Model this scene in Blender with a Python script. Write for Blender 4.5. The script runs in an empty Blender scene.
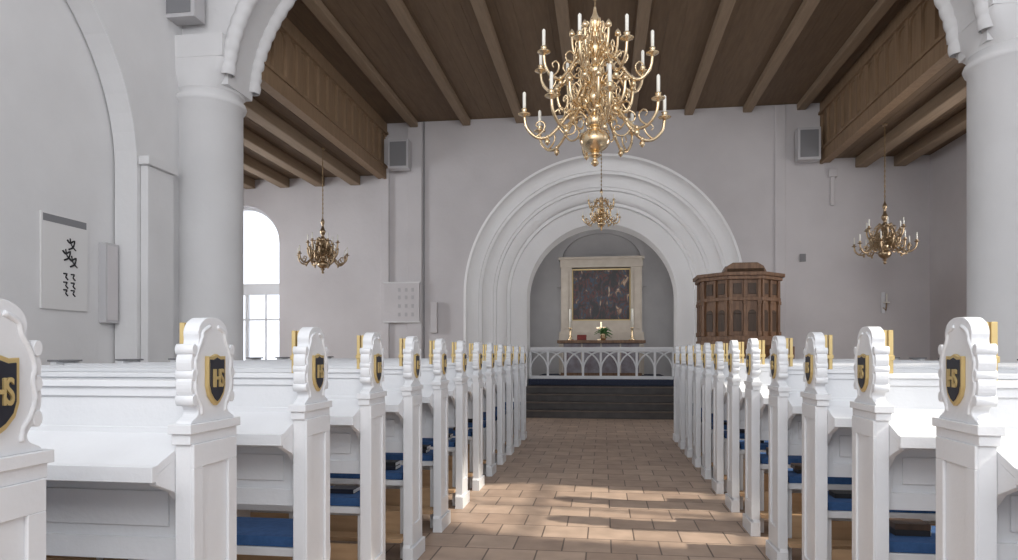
import bpy, math, random
from mathutils import Vector, Matrix
random.seed(4)
sc=bpy.context.scene
COL=sc.collection
try:
    sc.view_settings.view_transform='Standard'
    sc.view_settings.look='None'
except Exception: pass

# ---------------- materials ----------------
def mat(name,col,rough=.6,metal=0,col2=None,scale=8,bump=0,bscale=40,stretch=None,spec=None):
    m=bpy.data.materials.new(name); m.use_nodes=True
    nt=m.node_tree; b=nt.nodes['Principled BSDF']
    b.inputs['Base Color'].default_value=(*col,1); b.inputs['Roughness'].default_value=rough
    b.inputs['Metallic'].default_value=metal
    tc=nt.nodes.new('ShaderNodeTexCoord'); mp=nt.nodes.new('ShaderNodeMapping')
    nt.links.new(tc.outputs['Object'],mp.inputs['Vector'])
    if stretch: mp.inputs['Scale'].default_value=stretch
    if col2:
        n=nt.nodes.new('ShaderNodeTexNoise'); n.inputs['Scale'].default_value=scale; n.inputs['Detail'].default_value=5
        nt.links.new(mp.outputs[0],n.inputs['Vector'])
        r=nt.nodes.new('ShaderNodeValToRGB')
        r.color_ramp.elements[0].position=.35; r.color_ramp.elements[1].position=.65
        r.color_ramp.elements[0].color=(*col,1); r.color_ramp.elements[1].color=(*col2,1)
        nt.links.new(n.outputs['Fac'],r.inputs[0]); nt.links.new(r.outputs[0],b.inputs['Base Color'])
    if bump:
        n2=nt.nodes.new('ShaderNodeTexNoise'); n2.inputs['Scale'].default_value=bscale
        nt.links.new(mp.outputs[0],n2.inputs['Vector'])
        bp=nt.nodes.new('ShaderNodeBump'); bp.inputs['Strength'].default_value=bump; bp.inputs['Distance'].default_value=.02
        nt.links.new(n2.outputs['Fac'],bp.inputs['Height']); nt.links.new(bp.outputs[0],b.inputs['Normal'])
    return m
PLASTER=mat('plaster_white',(.69,.685,.685),.9,col2=(.73,.725,.725),scale=1.5,bump=.15,bscale=14)
PLASTERG=mat('plaster_offwhite',(.585,.56,.565),.9,col2=(.63,.605,.61),scale=1.2,bump=.15,bscale=12)
ARCHW=mat('arch_whitewash',(.92,.92,.92),.85,col2=(.94,.94,.94),scale=2,bump=.12,bscale=16)
PAINT=mat('pew_white_paint',(.70,.712,.73),.38,col2=(.735,.748,.765),scale=5,bump=.06,bscale=60)
WOODC=mat('ceiling_wood',(.145,.093,.052),.7,col2=(.175,.115,.066),scale=4,stretch=(6,.6,6),bump=.12)
WOODB=mat('beam_wood',(.245,.175,.112),.7,col2=(.29,.21,.138),scale=4,stretch=(6,.5,6),bump=.15)
WOODF=mat('fascia_wood',(.235,.152,.085),.65,col2=(.28,.185,.11),scale=3,stretch=(5,5,.8),bump=.15)
OAK=mat('pulpit_oak',(.14,.07,.035),.45,col2=(.23,.125,.065),scale=4,stretch=(6,6,1),bump=.15)
DARKO=mat('dark_oak',(.05,.028,.015),.5,col2=(.08,.045,.025),scale=4,stretch=(6,6,1))
SEATW=mat('seat_wood',(.42,.27,.15),.55,col2=(.5,.33,.19),scale=4,stretch=(1,8,8))
BRASS=mat('brass',(.72,.54,.33),.22,1.0,col2=(.84,.68,.45),scale=12)
BRASSD=mat('aged_brass',(.36,.27,.17),.32,1.0,col2=(.48,.36,.23),scale=12)
WAX=mat('candle_wax',(.88,.86,.78),.5)
GOLD=mat('gold_leaf',(.66,.50,.23),.4,.6)
NAVY=mat('shield_navy',(.014,.015,.025),.4)
BLUE=mat('blue_cushion',(.025,.08,.21),.85,col2=(.035,.10,.25),scale=30,bump=.2)
GREY=mat('speaker_grey',(.52,.51,.52),.6)
DGREY=mat('speaker_grille',(.22,.22,.23),.7)
BLACK=mat('ink_black',(.012,.012,.014),.6)
POST=mat('poster_paper',(.72,.71,.70),.7)
DIGIT=mat('board_digits',(.48,.47,.48),.7)
CREAM=mat('retable_cream',(.55,.49,.42),.7,col2=(.61,.55,.48),scale=5)
STEPM=mat('step_slate',(.035,.030,.030),.5,col2=(.055,.048,.045),scale=6)
NOSE=mat('step_nosing',(.10,.075,.06),.5,col2=(.13,.10,.08),scale=6)
CARPET=mat('navy_carpet',(.02,.025,.05),.9,col2=(.03,.04,.07),scale=30)
LEAF=mat('green_leaf',(.04,.13,.03),.6,col2=(.08,.2,.05),scale=20)
RED=mat('red_cover',(.2,.03,.025),.6)
FRAMEW=mat('window_frame_white',(.75,.76,.78),.5)
ALT=mat('altar_cloth',(.34,.33,.36),.8,col2=(.24,.20,.22),scale=5)
CHLITE=mat('chain_metal',(.35,.25,.14),.4,.9)

def floor_mat():
    m=bpy.data.materials.new('floor_tiles'); m.use_nodes=True; nt=m.node_tree; b=nt.nodes['Principled BSDF']
    tc=nt.nodes.new('ShaderNodeTexCoord'); mp=nt.nodes.new('ShaderNodeMapping')
    mp.inputs['Location'].default_value=(.11,.05,0)
    nt.links.new(tc.outputs['Object'],mp.inputs[0])
    br=nt.nodes.new('ShaderNodeTexBrick'); br.inputs['Scale'].default_value=1
    br.inputs['Brick Width'].default_value=.33; br.inputs['Row Height'].default_value=.33; br.inputs['Mortar Size'].default_value=.006
    br.inputs['Mortar Smooth'].default_value=.3
    br.inputs['Color1'].default_value=(.45,.335,.255,1); br.inputs['Color2'].default_value=(.34,.245,.185,1); br.inputs['Mortar'].default_value=(.13,.095,.075,1)
    br.offset=.5
    nt.links.new(mp.outputs[0],br.inputs['Vector'])
    n=nt.nodes.new('ShaderNodeTexNoise'); n.inputs['Scale'].default_value=5; n.inputs['Detail'].default_value=6
    nt.links.new(tc.outputs['Object'],n.inputs['Vector'])
    mx=nt.nodes.new('ShaderNodeMixRGB'); mx.blend_type='OVERLAY'; mx.inputs[0].default_value=.4
    nt.links.new(br.outputs['Color'],mx.inputs[1]); nt.links.new(n.outputs['Fac'],mx.inputs[2]); nt.links.new(mx.outputs[0],b.inputs['Base Color'])
    bp=nt.nodes.new('ShaderNodeBump'); bp.inputs['Strength'].default_value=.5; bp.inputs['Distance'].default_value=.006; bp.invert=True
    nt.links.new(br.outputs['Fac'],bp.inputs['Height']); nt.links.new(bp.outputs[0],b.inputs['Normal'])
    b.inputs['Roughness'].default_value=.5
    return m
TILE=floor_mat()
def painting_mat():
    m=bpy.data.materials.new('altar_painting'); m.use_nodes=True; nt=m.node_tree; b=nt.nodes['Principled BSDF']
    tc=nt.nodes.new('ShaderNodeTexCoord')
    mp=nt.nodes.new('ShaderNodeMapping'); mp.inputs['Scale'].default_value=(1.3,1,.7)
    nt.links.new(tc.outputs['Object'],mp.inputs[0])
    n2=nt.nodes.new('ShaderNodeTexNoise'); n2.inputs['Scale'].default_value=5.5; n2.inputs['Distortion'].default_value=1.0
    nt.links.new(mp.outputs[0],n2.inputs['Vector'])
    r=nt.nodes.new('ShaderNodeValToRGB'); e=r.color_ramp.elements
    e[0].position=.3;e[0].color=(.010,.009,.010,1); e[1].color=(.50,.38,.27,1); e[1].position=.74
    for p,c in ((.44,(.018,.016,.017,1)),(.50,(.11,.022,.02,1)),(.54,(.03,.028,.026,1)),(.58,(.022,.05,.10,1)),(.62,(.05,.038,.028,1)),(.67,(.26,.14,.085,1))):
        q=e.new(p); q.color=c
    nt.links.new(n2.outputs['Fac'],r.inputs[0]); nt.links.new(r.outputs[0],b.inputs['Base Color'])
    b.inputs['Roughness'].default_value=.4
    return m
PAINTING=painting_mat()

# ---------------- mesh builder ----------------
def catmull(P,n=4,closed=False):
    out=[];N=len(P)
    rng=range(N if closed else N-1)
    for i in rng:
        p1=Vector(P[i]);p2=Vector(P[(i+1)%N])
        p0=Vector(P[i-1]) if (closed or i>0) else p1
        p3=Vector(P[(i+2)%N]) if (closed or i+2<N) else p2
        for k in range(n):
            t=k/n
            out.append(.5*((2*p1)+(p2-p0)*t+(2*p0-5*p1+4*p2-p3)*t*t+(3*p1-p0-3*p2+p3)*t**3))
    if not closed: out.append(Vector(P[-1]))
    return out
class MB:
    def __init__(s): s.v=[];s.f=[];s.m=[];s.sm=[];s.mats=[]
    def mi(s,m):
        if m not in s.mats: s.mats.append(m)
        return s.mats.index(m)
    def face(s,idx,m,sm=False): s.f.append(idx);s.m.append(s.mi(m));s.sm.append(sm)
    def box(s,x0,x1,y0,y1,z0,z1,m):
        if x0>x1:x0,x1=x1,x0
        b=len(s.v)
        s.v+= [(x0,y0,z0),(x1,y0,z0),(x1,y1,z0),(x0,y1,z0),(x0,y0,z1),(x1,y0,z1),(x1,y1,z1),(x0,y1,z1)]
        for q in ((0,3,2,1),(4,5,6,7),(0,1,5,4),(1,2,6,5),(2,3,7,6),(3,0,4,7)): s.face([b+i for i in q],m)
    def prism(s,poly,axis,a,b,m,sm=False):
        def P(p,t):
            return {'x':(t,p[0],p[1]),'y':(p[0],t,p[1]),'z':(p[0],p[1],t)}[axis]
        n=len(poly);k=len(s.v)
        s.v+=[P(p,a) for p in poly]+[P(p,b) for p in poly]
        s.face(list(range(k,k+n))[::-1],m); s.face(list(range(k+n,k+2*n)),m)
        for i in range(n):
            j=(i+1)%n; s.face([k+i,k+j,k+n+j,k+n+i],m,sm)
    def lathe(s,prof,c,seg,m,sm=True,a0=0):
        k=len(s.v);n=len(prof)
        for (r,z) in prof:
            for i in range(seg):
                a=a0+2*math.pi*i/seg
                s.v.append((c[0]+r*math.cos(a),c[1]+r*math.sin(a),c[2]+z))
        for j in range(n-1):
            for i in range(seg):
                i2=(i+1)%seg
                s.face([k+j*seg+i,k+j*seg+i2,k+(j+1)*seg+i2,k+(j+1)*seg+i],m,sm)
        s.face([k+i for i in range(seg)][::-1],m,False); s.face([k+(n-1)*seg+i for i in range(seg)],m,False)
    def tube(s,path,r,seg,m,r2=None):
        path=[Vector(p) for p in path];k=len(s.v);n=len(path)
        up=Vector((.13,.21,.97)).normalized()
        for i,p in enumerate(path):
            t=(path[min(i+1,n-1)]-path[max(i-1,0)])
            if t.length<1e-9:t=Vector((0,0,1))
            t.normalize()
            u=t.cross(up)
            if u.length<.05:u=t.cross(Vector((1,0,0)))
            u.normalize();w=t.cross(u)
            rr=r if r2 is None else r+(r2-r)*i/(n-1)
            for j in range(seg):
                a=2*math.pi*j/seg
                s.v.append(tuple(p+u*rr*math.cos(a)+w*rr*math.sin(a)))
        for i in range(n-1):
            for j in range(seg):
                j2=(j+1)%seg
                s.face([k+i*seg+j,k+i*seg+j2,k+(i+1)*seg+j2,k+(i+1)*seg+j],m,True)
        s.face([k+j for j in range(seg)][::-1],m);s.face([k+(n-1)*seg+j for j in range(seg)],m)
    def addmesh(s,me,M,m):
        k=len(s.v)
        s.v+=[tuple(M@v.co) for v in me.vertices]
        for p in me.polygons: s.face([k+i for i in p.vertices],m)
    def mesh(s,name):
        me=bpy.data.meshes.new(name)
        me.from_pydata(s.v,[],s.f)
        for m in s.mats: me.materials.append(m)
        me.polygons.foreach_set('material_index',s.m)
        me.polygons.foreach_set('use_smooth',s.sm)
        me.update()
        import bmesh
        bm=bmesh.new();bm.from_mesh(me);bmesh.ops.recalc_face_normals(bm,faces=bm.faces);bm.to_mesh(me);bm.free()
        return me
    def obj(s,name,loc=(0,0,0),bevel=0,rot=(0,0,0)):
        o=bpy.data.objects.new(name,s.mesh(name));COL.objects.link(o);o.location=loc;o.rotation_euler=rot
        if bevel:
            b=o.modifiers.new('bev','BEVEL');b.width=bevel;b.segments=2;b.limit_method='ANGLE';b.angle_limit=math.radians(40)
        return o
def arc(cx,cz,r,a0,a1,n,rz=None):
    rz=rz or r
    return [(cx+r*math.cos(math.radians(a0+(a1-a0)*i/n)),cz+rz*math.sin(math.radians(a0+(a1-a0)*i/n))) for i in range(n+1)]
def panel(name,polys,plane,pos,th,m):
    cu=bpy.data.curves.new(name,'CURVE');cu.dimensions='2D';cu.fill_mode='BOTH';cu.extrude=th/2
    for P in polys:
        sp=cu.splines.new('POLY');sp.points.add(len(P)-1)
        for i,p in enumerate(P): sp.points[i].co=(p[0],p[1],0,1)
        sp.use_cyclic_u=True
    t=bpy.data.objects.new('t',cu);COL.objects.link(t)
    bpy.context.view_layer.update()
    me=bpy.data.meshes.new_from_object(t.evaluated_get(bpy.context.evaluated_depsgraph_get()))
    bpy.data.objects.remove(t)
    M=(Matrix(((1,0,0,0),(0,0,-1,pos+th/2),(0,1,0,0),(0,0,0,1))) if plane=='y' else Matrix(((0,0,1,pos+th/2),(1,0,0,0),(0,1,0,0),(0,0,0,1))))
    me.transform(M);me.materials.clear();me.materials.append(m)
    for p in me.polygons:p.use_smooth=False
    o=bpy.data.objects.new(name,me);COL.objects.link(o);return o
def archhole(c,hw,z0,zs,n=24):
    return [(c-hw,z0),(c+hw,z0)]+arc(c,zs,hw,0,180,n)
def simplebox(name,x0,x1,y0,y1,z0,z1,m,bevel=0):
    b=MB();b.box(x0,x1,y0,y1,z0,z1,m);return b.obj(name,bevel=bevel)

AX=-.05
FAR=14.0
LW=-5.6; RW=5.6; TL=-9.2; TR=6.2; HN=9.0; HC=6.22; HG=5.12
# ---------------- shell ----------------
simplebox('floor',TL-.3,TR+.5,-4,14.2,-.1,0,TILE)
outer=[(TL-.3,0),(AX-2.84,0)]+arc(AX,2.55,2.84,180,0,48)+[(AX+2.84,0),(TR+.3,0),(TR+.3,6.6),(TL-.3,6.6)]
panel('wall_east',[outer,archhole(-7.84,.85,1.05,3.72)],'y',FAR,.3,PLASTERG)
am=MB()
def cove(r0,y0,r1,y1,n=8,convex=False):
    o=[]
    for i in range(n+1):
        a=i/n*math.pi/2
        t,u=(1-math.cos(a),math.sin(a)) if not convex else (math.sin(a),1-math.cos(a))
        o.append((r0+(r1-r0)*t,y0+(y1-y0)*u))
    return o
prof=[(2.84,14.3),(2.84,13.96),(2.79,13.96)]
cur=2.79;cy=14.0
for rr,dp,cv in ((2.52,.34,0),(2.26,.32,0),(2.0,.30,1)):
    prof+=[(cur,cy+.08)]+cove(cur,cy+.10,rr+.06,cy+dp-.05,7,bool(cv))+[(rr+.06,cy+dp),(rr,cy+dp)]
    cur=rr;cy+=dp
prof+=[(cur,cy+.14),(1.65,cy+.26),(1.65,15.9),(3.0,15.9)]
cols=[];nA=64
for (rr,yv) in prof:
    cols.append([(AX-rr,yv,0.0),(AX-rr,yv,2.55)]+[(AX+rr*math.cos(math.pi-math.pi*i/nA),yv,2.55+rr*math.sin(math.pi*i/nA)) for i in range(1,nA)]+[(AX+rr,yv,2.55),(AX+rr,yv,0.0)])
n=len(cols[0])
for l in cols: am.v+=l
for i in range(len(cols)-1):
    for j in range(n-1):
        am.face([i*n+j,i*n+j+1,(i+1)*n+j+1,(i+1)*n+j],ARCHW,False)
am.obj('chancel_arch')
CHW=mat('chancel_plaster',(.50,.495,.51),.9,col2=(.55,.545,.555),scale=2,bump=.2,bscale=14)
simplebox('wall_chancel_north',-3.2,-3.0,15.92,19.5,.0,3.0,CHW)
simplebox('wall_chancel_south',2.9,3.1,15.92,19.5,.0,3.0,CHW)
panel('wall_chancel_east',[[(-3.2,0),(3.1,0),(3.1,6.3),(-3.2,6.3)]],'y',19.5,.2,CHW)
vb=MB();n2=24
for yv in (15.92,19.49):
    for i in range(n2+1):
        a=math.pi*i/n2; vb.v.append((AX+3.0*math.cos(a),yv,2.95+2.6*math.sin(a)))
for i in range(n2): vb.face([i,i+1,n2+2+i,n2+1+i],CHW,True)
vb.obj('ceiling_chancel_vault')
st=MB()
for i in range(4):
    st.box(AX-1.62,AX+1.62,13.9+i*.3,15.9,i*.15,(i+1)*.15,STEPM)
    st.box(AX-1.61,AX+1.61,13.88+i*.3,13.93+i*.3,(i+1)*.15-.02,(i+1)*.15+.004,NOSE)
st.obj('chancel_steps',bevel=.006)
simplebox('floor_chancel',-3.0,2.9,15.9,19.5,.3,.60,STEPM)
simplebox('altar_platform',AX-1.62,AX+1.62,15.3,19.4,.61,.74,CARPET)

outerL=[(-4,0),(8.2,0),(8.2,HN),(-4,HN)]
def bhole(c,r,zs): return [(c-r,0.02),(c+r,0.02)]+arc(c,zs,r,0,180,32)
panel('wall_north_arcade',[outerL,bhole(5.05,2.1,3.45),bhole(.2,2.1,3.45)],'x',LW+.02,.28,PLASTER)
simplebox('wall_north',LW-.2,LW,-4,8.6,0,HN,PLASTER)
b=MB()
b.box(LW+.305,LW+.40,7.2,7.68,0,3.5,PLASTER); b.box(LW+.305,LW+.44,7.16,7.7,3.5,3.6,PLASTER)
b.obj('pilaster',bevel=.01)
simp=[(-4,0),(8.6,0),(8.6,HN),(-4,HN)]
panel('wall_south',[simp]+[archhole(c,1.05,3.0,6.0) for c in (-1.2,1.9,5.0)],'x',RW,.3,PLASTER)
simplebox('wall_transept_north_return',TL,LW-.2,8.3,8.6,0,HG+.1,PLASTERG)
panel('wall_transept_north',[[(8.3,0),(14.3,0),(14.3,6.4),(8.3,6.4)],archhole(11.3,.85,1.2,3.6)],'x',TL-.3,.3,PLASTERG)
simplebox('wall_transept_south_return',RW+.3,TR,8.3,8.6,0,HG+.1,PLASTERG)
panel('wall_transept_south',[[(8.3,0),(14.3,0),(14.3,6.4),(8.3,6.4)],archhole(10.6,.8,1.4,3.4)],'x',TR,.3,PLASTERG)
ac=-.28;aa=4.40;zs0=4.72;bb=2.9
P=[(LW,HN),(LW,5.3),(ac-aa-.12,5.3),(ac-aa-.12,zs0),(ac-aa,zs0)]+arc(ac,zs0,aa,180,0,60,rz=bb)[1:]+[(ac+aa+.12,zs0),(ac+aa+.12,5.3),(RW,5.3),(RW,HN)]
panel('wall_transverse_arch',[P],'y',8.0,.6,PLASTER)
# softly lobed roll moulding along the arch
b=MB()
Af=arc(ac,zs0,1.0,176,4,400)
for yv,rad in ((7.99,.085),(8.61,.085)):
    pathpts=[];k=len(b.v);SEG=10;NN=420
    for i in range(NN+1):
        th=math.radians(178-176*i/NN)
        x=ac+aa*math.cos(th);z=zs0+bb*math.sin(th)
        tx=Vector((aa*math.sin(th),0,-bb*math.cos(th))).normalized()
        nrm=Vector((tx.z,0,-tx.x))
        rr=rad+.014*abs(math.sin(math.pi*i/7.0))
        for j in range(SEG):
            a=2*math.pi*j/SEG
            p=Vector((x,yv,z))+nrm*rr*math.cos(a)+Vector((0,1,0))*rr*math.sin(a)
            b.v.append(tuple(p))
    for i in range(NN):
        for j in range(SEG):
            j2=(j+1)%SEG
            b.face([k+i*SEG+j,k+i*SEG+j2,k+(i+1)*SEG+j2,k+(i+1)*SEG+j],PLASTER,True)
b.obj('trim_arch_moulding')
simplebox('ceiling_west',LW-.2,RW+.3,-4,8.0,HN,HN+.1,PLASTER)
cm=MB()
x=-4.65
while x<4.3:
    cm.box(x,x+.240,8.6,14,HC,HC+.05,WOODC); x+=.243
cm.box(-4.65,4.4,8.6,14,HC+.051,HC+.1,DARKO)
cm.obj('ceiling')
for X in (-3.95,-2.83,-1.7,-.57,.57,1.7,2.83,3.85):
    b=MB();b.box(X-.085,X+.085,8.6,13.99,HC-.13,HC-.002,WOODB);b.obj('ceiling_beam',bevel=.015)
for nm,x0,x1 in (('ceiling_gallery_north',TL,-4.75),('ceiling_gallery_south',4.39,TR)):
    b=MB();x=x0
    while x<x1-.05:
        b.box(x,min(x+.2,x1),8.61,13.99,HG,HG+.04,WOODC);x+=.207
    b.box(x0,x1,8.61,13.99,HG+.041,HG+.09,DARKO);b.obj(nm)
for X in [-5.25,-6.05,-6.85,-7.65,-8.45,4.95,5.65]:
    b=MB();b.box(X-.11,X+.11,8.62,13.98,HG-.2,HG-.002,WOODB);b.obj('gallery_beam',bevel=.015)
def parapet(x,side):
    b=MB();x0,x1=(x-.14,x) if side<0 else (x,x+.14)
    f=x1 if side<0 else x0; d=1 if side<0 else -1
    b.box(x0,x1,8.62,13.98,HG-.08,HC-.01,WOODF)
    def fb(y0,y1,z0,z1,t,m=WOODF): b.box(f,f+d*t,y0,y1,z0,z1,m)
    fb(8.62,13.98,HG-.1,HG+.12,.05);fb(8.62,13.98,HG+.12,HG+.17,.08);fb(8.62,13.98,HC-.2,HC-.01,.05);fb(8.62,13.98,HC-.25,HC-.2,.08)
    n=14;w=(13.98-8.62)/n
    for i in range(n+1):
        y=8.62+i*w; y0=max(8.62,y-.045);y1=min(13.98,y+.045)
        fb(y0,y1,HG+.17,HC-.25,.045)
    for i in range(n):
        yc=8.62+(i+.5)*w;R=w/2-.045;zt=HC-.25
        for sg in (-1,1):
            poly=[(yc+sg*R,zt),(yc,zt)]+[(yc+sg*R*math.sin(t*math.pi/12),zt-R*.9+R*.85*math.cos(t*math.pi/12)) for t in range(0,7)]
            b.prism(poly,'x',f,f+d*.03,WOODF)
    return b.obj('gallery_parapet')
parapet(-4.6,-1);parapet(4.24,1)
def column(x,y,r):
    b=MB()
    pr=[(r+.16,0),(r+.16,.18),(r+.06,.22),(r+.1,.3),(r,.36),(r,1.0),(r,4.50)]
    pr+=[(r+.03,4.52),(r+.045,4.56),(r+.03,4.6),(r,4.62),(r,4.68)]
    b.lathe(pr,(x,y,0),48,PLASTER)
    N=48;k=len(b.v);L=6
    for j in range(L+1):
        t=j/L; tt=math.sin(t*math.pi/2)
        for i in range(N):
            a=2*math.pi*i/N;c,s_=math.cos(a),math.sin(a)
            sq=(r+.03)/max(abs(c),abs(s_)); rr=r*(1-tt)+ sq*tt
            rr=min(rr,(r+.03)*1.38)
            b.v.append((x+rr*c,y+rr*s_,4.68+.34*t))
    for j in range(L):
        for i in range(N):
            i2=(i+1)%N;b.face([k+j*N+i,k+j*N+i2,k+(j+1)*N+i2,k+(j+1)*N+i],PLASTER,True)
    q=r+.035
    b.box(x-q,x+q,y-q,y+q,5.02,5.30,PLASTER)
    return b.obj('stone_column')
column(-5.12,8.3,.42);column(4.56,8.3,.45)
simplebox('trim_1',-4.68,-4.5,13.93,14,0,HC-.3,PLASTERG,.01)
simplebox('trim_2',-4.1,-3.78,13.93,14,0,HC-.02,PLASTERG,.01)
simplebox('trim_3',3.35,3.55,13.95,14,0,HC-.02,PLASTERG,.01)
b=MB();b.tube([(-3.74,13.96,0),(-3.74,13.96,HC-.02)],.012,6,DGREY);b.obj('wall_cable')

def window(name,plane,pos,c,hw,z0,zs,cross=2):
    b=MB()
    def add(poly,t0,t1): b.prism(poly,plane,t0,t1,FRAMEW)
    f=.07
    def bar(u0,u1,w0,w1,t=.035): add([(u0,w0),(u1,w0),(u1,w1),(u0,w1)],pos-t,pos+t)
    bar(c-hw,c-hw+f,z0,zs);bar(c+hw-f,c+hw,z0,zs);bar(c-hw,c+hw,z0,z0+.09,.037)
    bar(c-.035,c+.035,z0,zs-.9,.033)
    A=arc(c,zs,hw,0,180,20);B=arc(c,zs,hw-f,0,180,20)
    for i in range(20): add([A[i],A[i+1],B[i+1],B[i]],pos-.035,pos+.035)
    if cross==2:
        bar(c-hw,c+hw,zs-1.1,zs-.86,.05)
        bar(c-.035-hw/2,c-hw/2,z0,zs-1,.02);bar(c+hw/2,c+hw/2+.03,z0,zs-1,.02)
        bar(c-hw,c+hw,z0+1.0,z0+1.04,.018)
    else:
        bar(c-hw,c+hw,zs-.03,zs+.03,.03);bar(c-hw,c+hw,(z0+zs)/2-.03,(z0+zs)/2+.03,.03); bar(c-.03,c+.03,zs-.9,zs+hw-.03,.028)
    return b.obj(name)
window('window_1','y',14.2,-7.84,.85,1.05,3.72)
simplebox('trim_window_sill',-8.75,-6.93,13.85,13.995,.98,1.05,FRAMEW,.01)
for i,c in enumerate((-1.2,1.9,5.0)): window('window_%d'%(i+2),'x',RW+.2,c,1.05,3.0,6.0,1)
window('window_5','x',TL-.15,11.3,.85,1.2,3.6,1);window('window_6','x',TR+.15,10.6,.8,1.4,3.4,1)

# ---------------- pews ----------------
def textmesh():
    cu=bpy.data.curves.new('ihs','FONT');cu.body='IHS';cu.size=.085;cu.extrude=.0025;cu.align_x='CENTER';cu.offset=.0012
    cu.space_character=.8
    t=bpy.data.objects.new('t',cu);COL.objects.link(t);bpy.context.view_layer.update()
    me=bpy.data.meshes.new_from_object(t.evaluated_get(bpy.context.evaluated_depsgraph_get()));bpy.data.objects.remove(t);return me
IHS=textmesh()
half=[(0,1.44),(.035,1.437),(.066,1.42),(.080,1.395),(.078,1.37),(.084,1.352),(.102,1.338),(.116,1.31),(.114,1.28),(.108,1.265),(.116,1.245),(.115,1.215),(.104,1.192),(.092,1.175),(.080,1.158),(.086,1.142),(.11,1.13),(.12,1.12)]
hc=[(p.x,p.y) for p in catmull(half,3)]
def finial(scale=1,cz=1.28):
    P=[(y*scale,cz+(z-cz)*scale) for y,z in hc]
    return P+[(-y,z) for y,z in P[::-1]][:-1]
def shieldpoly(w,h,cz):
    return [(-w,cz+h*.92),(-w*.5,cz+h*.9),(0,cz+h),(w*.5,cz+h*.9),(w,cz+h*.92),(w,cz-h*.25),(w*.8,cz-h*.6),(w*.35,cz-h*.88),(0,cz-h),(-w*.35,cz-h*.88),(-w*.8,cz-h*.6),(-w,cz-h*.25)]
def pew_mesh(d,L):
    b=MB();T=.05
    X=lambda a:d*a
    def pr(poly,a0,a1,m,sm=False): b.prism(poly,'x',X(a0),X(a1),m,sm)
    def bx(a0,a1,y0,y1,z0,z1,m=PAINT): b.box(X(a0),X(a1),y0,y1,z0,z1,m)
    body=[(-.118,1.06),(-.118,.12),(-.135,.1),(-.135,0),(.17,0),(.17,.09),(.135,.16),(.125,.32),(.15,.46),(.118,.6),(.112,.72),(.118,1.06)]
    pr(finial(),0,T,PAINT)
    bx(-.012,T+.012,-.138,.138,1.092,1.12);bx(-.004,T+.006,-.128,.128,1.06,1.092)
    pr(body,0,T,PAINT)
    pr(body,L-T,L,PAINT);bx(L-T-.001,L+.001,-.12,.12,1.05,1.26);bx(L-T-.03,L+.02,-.13,.13,1.26,1.275,DGREY)
    for sg in (-1,1):
        S_=[(sg*.02,1.412),(sg*.055,1.395),(sg*.064,1.37),(sg*.085,1.335),(sg*.097,1.30),(sg*.092,1.268),(sg*.098,1.235),(sg*.088,1.2),(sg*.068,1.172),(sg*.064,1.145)]
        b.tube([(X(.001),p.x,p.y) for p in catmull(S_,3)],.0075,6,PAINT)
        for cz in (1.34,1.265,1.19):
            pr([(sg*.103+.013*math.cos(t*math.pi/5),cz+.018*math.sin(t*math.pi/5)) for t in range(10)],-.004,T+.004,PAINT,True)
    pr(shieldpoly(.048,.080,1.247),-.012,0,GOLD);pr(shieldpoly(.039,.068,1.248),-.0145,0,NAVY)
    M=Matrix(((0,0,-d,X(-.0165)),((1 if d<0 else -1),0,0,0),(0,1,0,1.226),(0,0,0,1)))
    b.addmesh(IHS,M@Matrix.Diagonal((.56,.92,1,1)),GOLD)
    for (y0,y1,z0,z1) in ((-.118,.118,.99,1.06),(-.118,.118,.12,.24),(-.118,-.07,.24,.99),(.07,.118,.24,.99)):
        bx(-.010,0,y0,y1,z0,z1)
    bx(-.018,0,-.135,.165,0,.10)
    a0,a1=T,L-T
    bx(a0,a1,-.028,.028,1.195,1.24);bx(a0,a1,-.04,.04,1.225,1.245)
    bx(a0,a1,-.018,.018,1.09,1.20)
    bx(a0,a1,-.026,.026,1.02,1.10)
    pr([(-.02,1.085),(-.02,1.055),(-.20,.985),(-.205,.965),(-.222,.965),(-.222,1.01),(-.20,1.012)],a0,a1,PAINT)
    for a in (a0+.001,a0+(a1-a0)/2,a1-.025):
        pr([(-.02,1.06),(-.21,.98),(-.2,.955),(-.12,.92),(-.06,.86),(-.02,.84)],a,a+.024,PAINT)
    bx(a0,a1,-.012,.012,.70,1.03)
    bx(a0,a1,-.026,.026,.685,.755);bx(a0,a1,-.0255,.0255,.93,1.03)
    n=max(2,round((a1-a0)/.85));w=(a1-a0)/n
    for i in range(n+1):
        c=a0+i*w;c0=max(a0,c-.05);c1=min(a1,c+.05);bx(c0,c1,-.0255,.0255,.755,.93)
    for i in range(n):
        c0=a0+i*w+.09;c1=a0+(i+1)*w-.09;bx(c0,c1,-.02,-.012,.79,.90)
    bx(a0,a1,-.04,.26,.475,.51,PAINT)
    bx(a0,a1,.22,.245,.40,.475,PAINT)
    b.box(X(a0+.03),X(a1-.03),-.03,.275,.512,.555,BLUE)
    for i in range(0,n+1):
        c=min(max(a0+i*w,a0+.02),a1-.04); bx(c,c+.03,-.02,.2,0,.475)
    bx(a0,a1,-.16,-.03,.14,.165,SEATW)
    bx(a0,a1,.0,.02,.1,.3,SEATW)
    # twin brass candle sockets just inside the end
    for q in (T+.014,T+.040):
        bx(q,q+.018,-.012,.012,1.245,1.425,GOLD)
    bx(T,T+.062,-.016,.016,1.30,1.32,GOLD)
    return b.mesh('pew')
mL=pew_mesh(-1,3.22);mR=pew_mesh(1,2.8)
def putpew(me,x,y):
    o=bpy.data.objects.new('church_pew',me);COL.objects.link(o);o.location=(x,y,0)
    bv=o.modifiers.new('bev','BEVEL');bv.width=.003;bv.segments=1;bv.limit_method='ANGLE';bv.angle_limit=math.radians(50)
for k in range(-1,13): putpew(mL,-1.2,1.2+.77*k)
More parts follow.
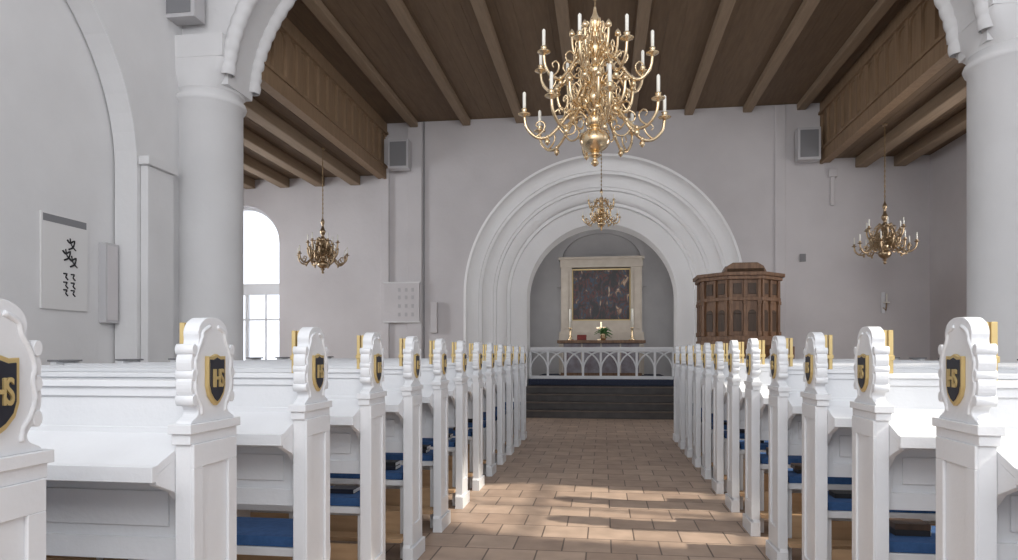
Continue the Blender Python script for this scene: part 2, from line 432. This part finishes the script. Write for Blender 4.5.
for k in range(-2,12): putpew(mR,1.08,2.26+.75*k)

def books(x,y,z,cols):
    b=MB();h=0
    for c in cols:
        dx=random.uniform(-.01,.01);b.box(-.07+dx,.07+dx,-.05,.05,h,h+.025,c);b.box(-.066+dx,.074+dx,-.046,.052,h+.004,h+.021,POST);h+=.026
    b.obj('hymn_book_stack',loc=(x,y,z))
for k in range(3,9):
    books(-1.42,1.2+.77*k+.12,.556,[random.choice([BLACK,NAVY,DARKO]) for _ in range(random.choice([1,2,2]))])
for k in range(1,8):
    books(1.30,2.26+.75*k+.12,.556,[random.choice([BLACK,NAVY,DARKO]) for _ in range(random.choice([1,2]))])

# ---------------- chandeliers ----------------
def chandelier(name,loc,s,ztop,tiers,MT,th=1.0):
    b=MB()
    prof=[(0.001,-.40),(.02,-.39),(.036,-.365),(.015,-.335),(.03,-.32),(.06,-.30),(.025,-.285),(.05,-.27),(.105,-.235),(.135,-.17),(.105,-.105),(.04,-.075),(.07,-.05),(.085,-.02),(.085,.02),(.055,.05),(.035,.09),(.07,.14),(.095,.2),(.065,.27),(.035,.31),(.06,.37),(.085,.41),(.085,.45),(.05,.48),(.03,.53),(.055,.58),(.07,.64),(.04,.7),(.025,.78),(.045,.84),(.045,.88),(.02,.94),(.01,1.0)]
    b.lathe([(p.x*s,p.y*s) for p in catmull(prof,3)],(0,0,0),20,MT)
    for (z0,R,n,ph,cand) in tiers:
        q=R/.62
        pts=[(.05,0),(.13,.075),(.23,.05),(.32,-.06),(.42,-.15),(.52,-.15),(.60,-.07),(.62,.03)]
        sp=[(.52,-.15),(.46,-.1),(.44,-.04),(.48,-.01),(.52,-.04),(.50,-.07)]
        sp2=[(.23,.05),(.30,.10),(.36,.06),(.33,.0),(.28,.02)]
        sp3=[(.32,-.06),(.26,-.12),(.19,-.11),(.17,-.05),(.21,-.03),(.23,-.06)]
        sp4=[(.13,.075),(.17,.14),(.23,.15),(.24,.10),(.20,.09)]
        for i in range(n):
            a=ph+2*math.pi*i/n;ca,sa=math.cos(a),math.sin(a)
            F=lambda p:(p[0]*q*s*ca,p[0]*q*s*sa,(z0+p[1])*s)
            b.tube([F(p) for p in catmull(pts,4)],.014*s*th,6,MT)
            for S_ in (sp,sp2,sp3,sp4): b.tube([F(p) for p in catmull(S_,3)],.010*s*th,5,MT,.006*s*th)
            for p in ((.23,.05),(.42,-.15),(.32,-.06)):
                e=F(p);b.lathe([(.004,-.022*s),(.02*s*th,-.008*s),(.02*s*th,.008*s),(.004,.022*s)],e,8,MT)
            c=F((.62,.03))
            if cand:
                b.lathe([(.008*s,-.02*s),(.02*s,0),(.055*s,.012*s),(.058*s,.018*s),(.022*s,.022*s),(.024*s,.045*s),(.03*s,.06*s),(.018*s,.062*s)],c,12,MT)
                b.lathe([(.0145*s,.03*s),(.0145*s,.20*s),(.004*s,.212*s)],c,8,WAX)
            else:
                b.lathe([(.004,-.02*s),(.03*s,0),(.03*s,.02*s),(.004,.06*s)],c,8,MT)
            e=F((.42,-.19));b.lathe([(.002,-.035*s),(.024*s,-.012*s),(.024*s,.01*s),(.004,.035*s)],e,8,MT)
    zt=(ztop-loc[2]);z=1.0*s;lk=.055*max(s,.6);i=0
    b.tube([(0,0,z-.01),(0,0,zt-.03)],.004,5,CHLITE)
    while z<zt-.03:
        N=8;pth=[]
        for t in range(N+1):
            a=2*math.pi*t/N;u=lk*.26*math.cos(a);w=lk*.62*math.sin(a)
            pth.append((u if i%2 else 0,0 if i%2 else u,z+lk*.5+w))
        b.tube(pth,.0045,4,CHLITE);z+=lk;i+=1
    b.lathe([(.05*s,-.03),(.06*s,0)],(0,0,zt),14,MT)
    return b.obj(name,loc=loc)
chandelier('brass_chandelier',(-.07,6.0,3.36),1.0,HN,[(0,.62,8,.2,1),(.47,.50,8,.55,1),(.24,.33,8,.1,0),(.72,.20,6,.1,0)],BRASS)
chandelier('brass_chandelier',(AX+.02,12.4,3.76),.56,HC,[(0,.60,8,.2,1),(.49,.46,6,.5,1),(.2,.3,6,.2,0)],BRASS,1.4)
chandelier('brass_chandelier',(-5.14,12,3.10),.76,HG,[(0,.60,8,.1,1),(.32,.36,6,.2,1),(.16,.36,8,.2,0)],BRASSD,1.5)
chandelier('brass_chandelier',(4.62,12,3.10),.76,HG,[(0,.60,8,.3,1),(.33,.38,6,.3,1),(.14,.3,8,.2,0)],BRASSD,1.4)

# ---------------- pulpit ----------------
b=MB();R=.74;a0=math.pi/8
def octo(r,z0,z1,m,n=8): b.lathe([(r,z0),(r,z1)],(0,0,0),n,m,False,a0)
octo(.30,0,.9,OAK);octo(.38,0,.12,OAK)
b.lathe([(.30,.9),(.34,1.0),(.5,1.25),(.68,1.42),(.70,1.46)],(0,0,0),8,OAK,False,a0)
octo(R,1.46,1.54,OAK);octo(R-.05,1.54,2.62,OAK);octo(R-.02,1.54,1.62,OAK);octo(R-.01,2.22,2.28,OAK);octo(R+.02,2.58,2.64,OAK);octo(R+.06,2.64,2.70,OAK)
ap=(R-.05)*math.cos(math.pi/8);fw=(R-.05)*math.sin(math.pi/8)
for i in range(8):
    a=math.pi/4*i
    M=Matrix.Rotation(a,4,'Z')
    t=MB()
    for yv in (-fw+.03,0,fw-.03):
        t.box(ap-.01,ap+.035,yv-.025,yv+.025,1.62,2.58,OAK);t.box(ap-.01,ap+.05,yv-.035,yv+.035,2.16,2.22,OAK);t.box(ap-.01,ap+.05,yv-.035,yv+.035,1.62,1.70,OAK)
    for c in (-fw/2+.01,fw/2-.01):
        hw=fw/2-.045
        t.box(ap-.01,ap+.006,c-hw+.02,c+hw-.02,1.70,2.0,DARKO)
        t.prism([(c+(hw-.02)*math.cos(math.pi*k/10),2.0+(hw-.02)*math.sin(math.pi*k/10)) for k in range(11)],'x',ap-.01,ap+.006,DARKO)
        t.box(ap-.01,ap+.012,c-hw+.02,c+hw-.02,2.33,2.52,DARKO)
    k=len(b.v);b.v+=[tuple(M@Vector(v)) for v in t.v]
    for f,mi in zip(t.f,t.m): b.face([k+j for j in f],t.mats[mi])
b.prism([(-.35,2.70),(.35,2.70),(.30,2.80),(.2,2.86),(-.2,2.86),(-.3,2.80)],'y',-.68,-.35,OAK)
b.prism([(-.72,2.70),(-.2,2.70),(-.2,2.78),(-.5,2.82),(-.68,2.76)],'x',-.3,.3,DARKO)
b.obj('pulpit',loc=(2.38,12.6,0),bevel=.006)
b=MB()
for i in range(6): b.box(3.2+i*.25,3.45+i*.25,12.95,13.6,0,1.45-i*.24,OAK)
b.obj('pulpit_stair')

# ---------------- altar, retable, rail ----------------
b=MB()
b.box(-1.0,1.0,-.4,.4,0,.84,ALT);b.box(-1.12,1.12,-.47,.47,.84,.92,OAK);b.box(-1.03,1.03,-.42,.42,0,.08,OAK)
for i in range(5): b.box(-.98+i*.49-.02,-.98+i*.49+.02,-.425,-.39,.08,.84,CREAM)
b.obj('altar',loc=(AX,18.0,.74),bevel=.008)
b=MB()
b.box(-1.1,-.80,18.8,19.1,1.9,3.68,CREAM);b.box(.80,1.1,18.8,19.1,1.9,3.68,CREAM)
b.box(-1.12,1.12,18.78,19.12,3.681,3.9,CREAM);b.box(-.799,.799,18.81,19.08,1.9,2.22,CREAM)
b.box(-.9,.9,18.95,19.4,1.91,3.67,CREAM)
b.box(-1.16,1.16,18.75,19.2,3.901,3.97,CREAM)
b.box(-1.15,1.15,18.7,19.3,.74,1.899,CREAM)
for s_ in (-1,1):
    b.box(s_*.97-.07,s_*.97+.07,18.77,18.82,2.0,3.6,CREAM)
b.box(-.79,.79,18.86,18.93,2.23,3.64,GOLD);b.box(-.77,.77,18.84,18.87,2.25,3.61,DARKO)
b.obj('altar_retable',loc=(AX,0,0))
P=[(AX-1.25,3.2),(AX-1.1,3.2)]+arc(AX,3.97,1.1,180,0,24,rz=.75)+[(AX+1.1,3.2),(AX+1.25,3.2)]+arc(AX,3.97,1.25,0,180,24,rz=.9)
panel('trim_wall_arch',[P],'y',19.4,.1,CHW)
b=MB();b.box(-.75,.75,-.01,.01,-.66,.66,PAINTING)
b.obj('altar_painting',loc=(AX,18.825,2.93))
for x in (-.80,.80):
    b=MB();b.lathe([(.09,0),(.09,.02),(.03,.05),(.045,.1),(.02,.15),(.035,.24),(.02,.3),(.06,.33),(.02,.34)],(0,0,0),14,BRASS)
    b.lathe([(.034,.33),(.034,.82),(.005,.83)],(0,0,0),10,WAX);b.obj('altar_candlestick',loc=(AX+x,17.95,1.66))
b=MB();b.lathe([(.05,0),(.08,.06),(.06,.15),(.07,.17)],(0,0,0),12,BRASS)
for i in range(46):
    a=random.uniform(0,6.28);r=random.uniform(.05,.30);z=random.uniform(.12,.34)
    b.tube([(0,0,.15),(r*.5*math.cos(a),r*.5*math.sin(a),z),(r*math.cos(a),r*math.sin(a),z-.06)],.02,5,LEAF,.006)
b.obj('altar_flower_vase',loc=(AX+.06,17.85,1.66))
b=MB();b.box(-.02,.02,-.02,.02,0,.5,BRASS);b.box(-.12,.12,-.018,.018,.32,.36,BRASS);b.box(-.1,.1,-.06,.06,-.0,.03,BRASS);b.obj('altar_crucifix',loc=(AX,18.25,1.66))
b=MB();b.prism([(-.15,0),(.15,0),(.15,.05),(-.15,.15)],'x',-.12,.12,RED);b.obj('altar_missal',loc=(AX-.50,17.85,1.66),rot=(0,0,3.14))
b=MB();W=1.60;H=.72
b.box(-W,W,-.07,.07,H-.06,H,PAINT);b.box(-W,W,-.035,.035,H-.1,H-.06,PAINT);b.box(-W,W,-.05,.05,0.0,.07,PAINT)
n=8;w=2*W/n
for i in range(n+1):
    x=-W+i*w; b.box(x-.025,x+.025,-.03,.03,.07,H-.1,PAINT)
for i in range(n):
    xa=-W+i*w
    for sg in (0,1):
        p=[]
        for t in range(9):
            u=t/8; xx=w*(1-math.cos(u*math.pi/2)); zz=.16+.46*math.sin(u*math.pi/2)
            p.append((xa+xx if sg==0 else xa+w-xx,0,zz))
        b.tube(p,.020,6,PAINT)
b.obj('communion_rail',loc=(AX,15.55,.742))

# ---------------- wall items ----------------
def speaker(x,y,z,w,h,rz=0,rx=0):
    b=MB();b.box(-w/2,w/2,-.12,.10,-h/2,h/2,GREY);b.box(-w*.40,w*.40,-.128,-.12,-h*.42,h*.42,DGREY)
    b.box(-.03,.03,.1,.2,-.04,.04,DGREY)
    b.obj('wall_speaker',loc=(x,y,z),bevel=.012,rot=(rx,0,rz))
speaker(-4.20,13.73,5.45,.44,.60);speaker(3.91,13.78,5.34,.42,.62)
speaker(-5.18,7.8,5.74,.5,.6,0,0)
b=MB();b.box(0,.09,-.1,.1,-.45,.45,GREY);b.box(.09,.096,-.08,.08,-.42,.42,PLASTERG);b.obj('column_speaker',loc=(LW+.301,7.28-.19+.0,2.12) if False else (LW+.001,7.02,2.12),bevel=.01)
b=MB();b.box(0,.02,-.31,.31,-.49,.49,POST);b.box(.02,.0225,-.29,.29,.40,.475,DGREY)
def stroke(P,r=.010):
    b.tube([(.022,p[0],p[1]) for p in catmull(P,3)],r,5,BLACK)
for (cy,cz,s_) in ((0.08,.20,.1),(.02,.08,.09),(.10,.02,.09)):
    stroke([(cy-.06,cz+.05),(cy-.02,cz+.02),(cy+.04,cz+.05),(cy+.02,cz-.02),(cy-.04,cz-.05)]);stroke([(cy-.02,cz+.07),(cy,cz),(cy+.06,cz-.05)],.007)
for z in (-.14,-.23,-.31):
    for y in (.0,.10):
        stroke([(y-.03,z+.03),(y+.02,z+.03),(y,z),(y+.03,z-.03)],.008)
b.obj('calligraphy_poster',loc=(LW+.002,6.42,2.27))
b=MB();b.box(-.38,.38,-.02,.02,-.40,.40,PLASTERG);b.box(-.40,.40,-.03,.02,.40,.43,PLASTER);b.box(-.40,.40,-.03,.02,-.43,-.40,PLASTER)
for z in (.26,.1,-.08,-.26):
    for x in (-.05,.1,.24): b.box(x-.03,x+.02,-.025,-.02,z-.04,z+.04,DIGIT)
b.obj('hymn_board',loc=(-4.2,13.9,2.40))
simplebox('wall_heater',-3.58,-3.44,13.88,13.99,1.75,2.4,PLASTERG,.01)
simplebox('light_switch',3.82,3.93,13.96,13.99,3.12,3.27,DGREY,.005)
b=MB();b.box(-.03,.03,-.02,.0,-.2,.2,FRAMEW);b.tube([(0,-.02,-.1),(0,-.15,-.15),(0,-.18,-.02)],.012,6,BRASSD);b.lathe([(.05,0),(.06,.02),(.015,.03),(.015,.18)],(0,-.18,-.02),10,WAX)
b.obj('wall_sconce',loc=(5.35,13.99,2.3))
b=MB();b.box(-.04,.04,-.06,0,-.35,.25,PLASTERG);b.box(-.08,.08,-.1,0,.2,.35,PLASTERG);b.obj('wall_bracket',loc=(4.42,14,4.55),bevel=.01)

# ---------------- lights ----------------
w=bpy.data.worlds.new('World');sc.world=w;w.use_nodes=True
bg=w.node_tree.nodes['Background'];bg.inputs[0].default_value=(.88,.92,1,1);bg.inputs[1].default_value=1.6
def sun(el,az,st,ang):
    l=bpy.data.lights.new('sun','SUN');l.energy=st;l.angle=math.radians(ang);l.color=(1,.92,.80)
    o=bpy.data.objects.new('sun',l);COL.objects.link(o)
    e,a=math.radians(el),math.radians(az)
    d=Vector((-math.cos(e)*math.cos(a),-math.cos(e)*math.sin(a),-math.sin(e)))
    o.rotation_euler=d.to_track_quat('-Z','Y').to_euler();return o
sun(43,-8,5.0,1.2)
def area(name,loc,d,sx,sy,p,c=(1,1,1)):
    l=bpy.data.lights.new(name,'AREA');l.shape='RECTANGLE';l.size=sx;l.size_y=sy;l.energy=p;l.color=c
    o=bpy.data.objects.new(name,l);COL.objects.link(o);o.location=loc;o.rotation_euler=Vector(d).to_track_quat('-Z','Y').to_euler();return o
area('chancel_added_fill_n',(-2.85,17.2,3.2),(1,-.4,-.05),1.2,2,42,(1,.97,.94))  # added lamp to brighten chancel and arch; the north wall has no window
area('chancel_added_fill_s',(2.8,17.2,3.2),(-1,-.4,-.05),1.2,2,42,(1,.97,.94))  # matching added fill lamp on the windowless south side
area('transept_window_light_n',(TL-.5,11.3,3),(1,0,-.1),1.8,3,230,(.95,.97,1))
area('transept_window_light_s',(TR+.5,10.6,3),(-1,0,-.1),1.8,3,110,(1,.96,.95))
area('west_added_fill',(0,-3.6,5.5),(0,1,-.06),6,4,300,(1,.985,.97))  # added fill behind the camera; west end is open, no window built

cam=bpy.data.cameras.new('cam');co=bpy.data.objects.new('cam',cam);COL.objects.link(co)
co.location=(0,0,1.33);co.rotation_euler=(math.radians(90),0,math.radians(7.87))
cam.sensor_width=36;cam.lens=680/1018*36;cam.shift_y=73/1018;cam.clip_start=.05
sc.camera=co
